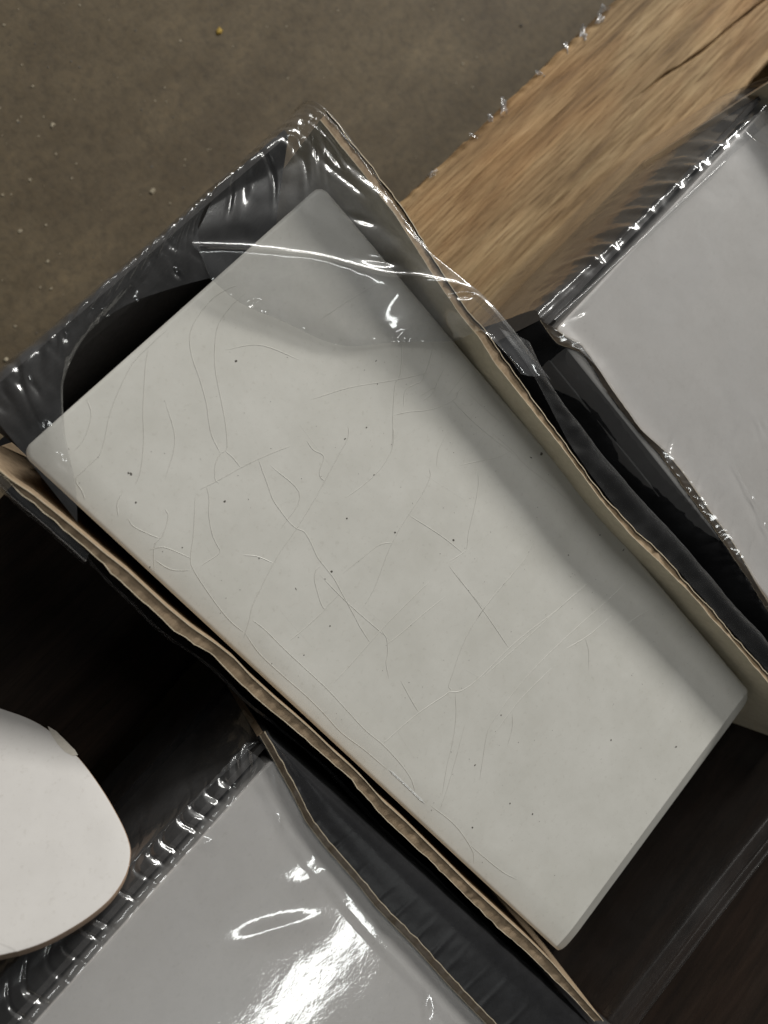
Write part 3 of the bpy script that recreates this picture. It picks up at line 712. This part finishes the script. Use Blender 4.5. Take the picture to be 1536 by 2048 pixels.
a0, a1 = op[-1], op[0]
dirv = np.array((-.72, .69)); ext = []
for k, (s, t) in enumerate(((25, 0), (50, .0), (75, .03), (92, .13), (103, .3), (107, .5), (103, .7), (92, .87), (75, .97), (50, 1.0), (25, 1.0))):
    b_ = a0[:2] * (1 - t) + a1[:2] * t + dirv * s; ext.append(onp(*b_))
loop = np.vstack([op, ext]); loop = spline(np.vstack([loop, loop[:1]]), 240)[:-1]
nrm = np.array((-GP[0], -GP[1], 1.0)); nrm /= np.linalg.norm(nrm)
cen = loop.mean(0); TH = 3.6
mb = MB(); n = len(loop)
def ring(sc, dz): return cen + (loop - cen) * sc + nrm * dz
rg = [ring(.985, -TH), ring(1.0, -TH + .3), ring(1.0, -.35), ring(.996, -.08), ring(.985, 0), ring(.9, 0)]
for r_ in rg: mb.v += [W(p) for p in r_]
for k in range(len(rg) - 1):
    for i in range(n):
        j = (i + 1) % n; mb.f.append((k * n + i, k * n + j, (k + 1) * n + j, (k + 1) * n + i)); mb.m.append(1 if k < 3 else 0)
mb.f.append(tuple((len(rg) - 1) * n + i for i in range(n))); mb.m.append(0)
mb.f.append(tuple(range(n))[::-1]); mb.m.append(1)
pan = tag(mb.build('rounded_panel', [M_WHITE, M_BOARDEDGE], None, auto=45), 'white panel with a rounded end and tan edge leaning on the film-wrapped pack', 'panel')
# flaked patch on its rim
fl = [plane_pt(x, y, QP, GP) + nrm * .04 for x, y in ((95,1452),(112,1462),(132,1482),(150,1500),(156,1510),(146,1512),(130,1504),(115,1488),(104,1472))]
mb = MB(); mb.poly(fl); mb.poly([p - nrm * .08 for p in fl][::-1]); mb.build('flaked_patch', M_FLAKE, pan, smooth=False)

# ---------------------------------------------------------------- grit on the floor, scraps along the slat
def chip(mb, c, r, h, mat=0):
    n = random.randint(5, 8); a0 = random.uniform(0, 6); ring, topr = [], []
    for k in range(n):
        a = a0 + 6.283 * k / n; q = r * random.uniform(.55, 1.2)
        ring.append((c[0] + q * math.cos(a), c[1] + q * .75 * math.sin(a), c[2] - .1)); topr.append((c[0] + .6 * q * math.cos(a), c[1] + .45 * q * math.sin(a), c[2] + h * random.uniform(.6, 1.1)))
    b0 = len(mb.v); mb.v += [W(p) for p in ring + topr]
    for k in range(n):
        j = (k + 1) % n; mb.f.append((b0 + k, b0 + j, b0 + n + j, b0 + n + k)); mb.m.append(mat)
    mb.f.append(tuple(b0 + n + k for k in range(n))); mb.m.append(mat)
mb = MB()
big = [(105,250,1.6),(305,383,1.7),(60,360,1.1),(40,462,1.1),(95,523,1.0),(143,357,.9),(12,720,1.6),(30,652,1.0),(102,578,1.0),(80,575,.9),(925,128,1.1),(945,175,.9),(925,40,.8),(573,53,.7),(310,202,.7),(415,300,.7),(420,298,.6),(5,390,1.0),(92,450,.9),(340,407,.8),(8,50,.9)]
for x, y, r in big: chip(mb, U(x, y, FZ), r * .8, .25 * r, 0)
for _ in range(420):
    x, y = random.uniform(-150, 1250), random.uniform(-150, 900); chip(mb, U(x, y, FZ), random.uniform(.15, .6), .15, random.choice((0, 0, 1)))
chip(mb, U(1042, 51, FZ), 1.0, .6, 1)
tag(mb.build('floor_grit', [M_CHIP, M_DIRT], smooth=False), 'pale and dark grit scattered over the brown floor', 'grit', kind='stuff')
mb = MB(); chip(mb, U(438, 64, FZ), 2.0, .7)
tag(mb.build('paint_flake', M_YELLOW, smooth=False), 'yellow paint flake lying alone on the brown concrete floor', 'flake')

def scrap(px, py, s, seed, label):
    r = random.Random(seed); c = U(px, py, DECK - 1.0); c[1] = 66.6; mb = MB(); n = 9
    G = np.zeros((n, n, 3)); a = r.uniform(0, 3.1)
    for j in range(n):
        for i in range(n):
            u, v = (i / (n - 1) - .5) * 2.6 * s, (j / (n - 1) - .5) * 1.0 * s
            z = .8 * s * noise.noise(Vector((u * .9 / s + seed, v * 1.5 / s, 0))) + .6 * s * noise.noise(Vector((u * 2 / s, v * 2 / s, seed)))
            G[j, i] = c + (u * math.cos(a) - v * math.sin(a), u * math.sin(a) + v * math.cos(a), z + .25 * s)
    mb.grid(G)
    tag(mb.build('film_scrap', M_LINT), label, 'scrap', 'scraps caught along the slat edge')
for k, (x, y, s) in enumerate(((1205, 40, 2.6), (1165, 70, 1.8), (1135, 102, 1.3), (1072, 142, 1.2), (1003, 214, 2.0), (975, 232, 1.2), (938, 260, 1.0), (850, 328, 1.2))):
    scrap(x, y, s, k * 3 + 1, 'pale scrap of lint caught along the edge of the wood slat')
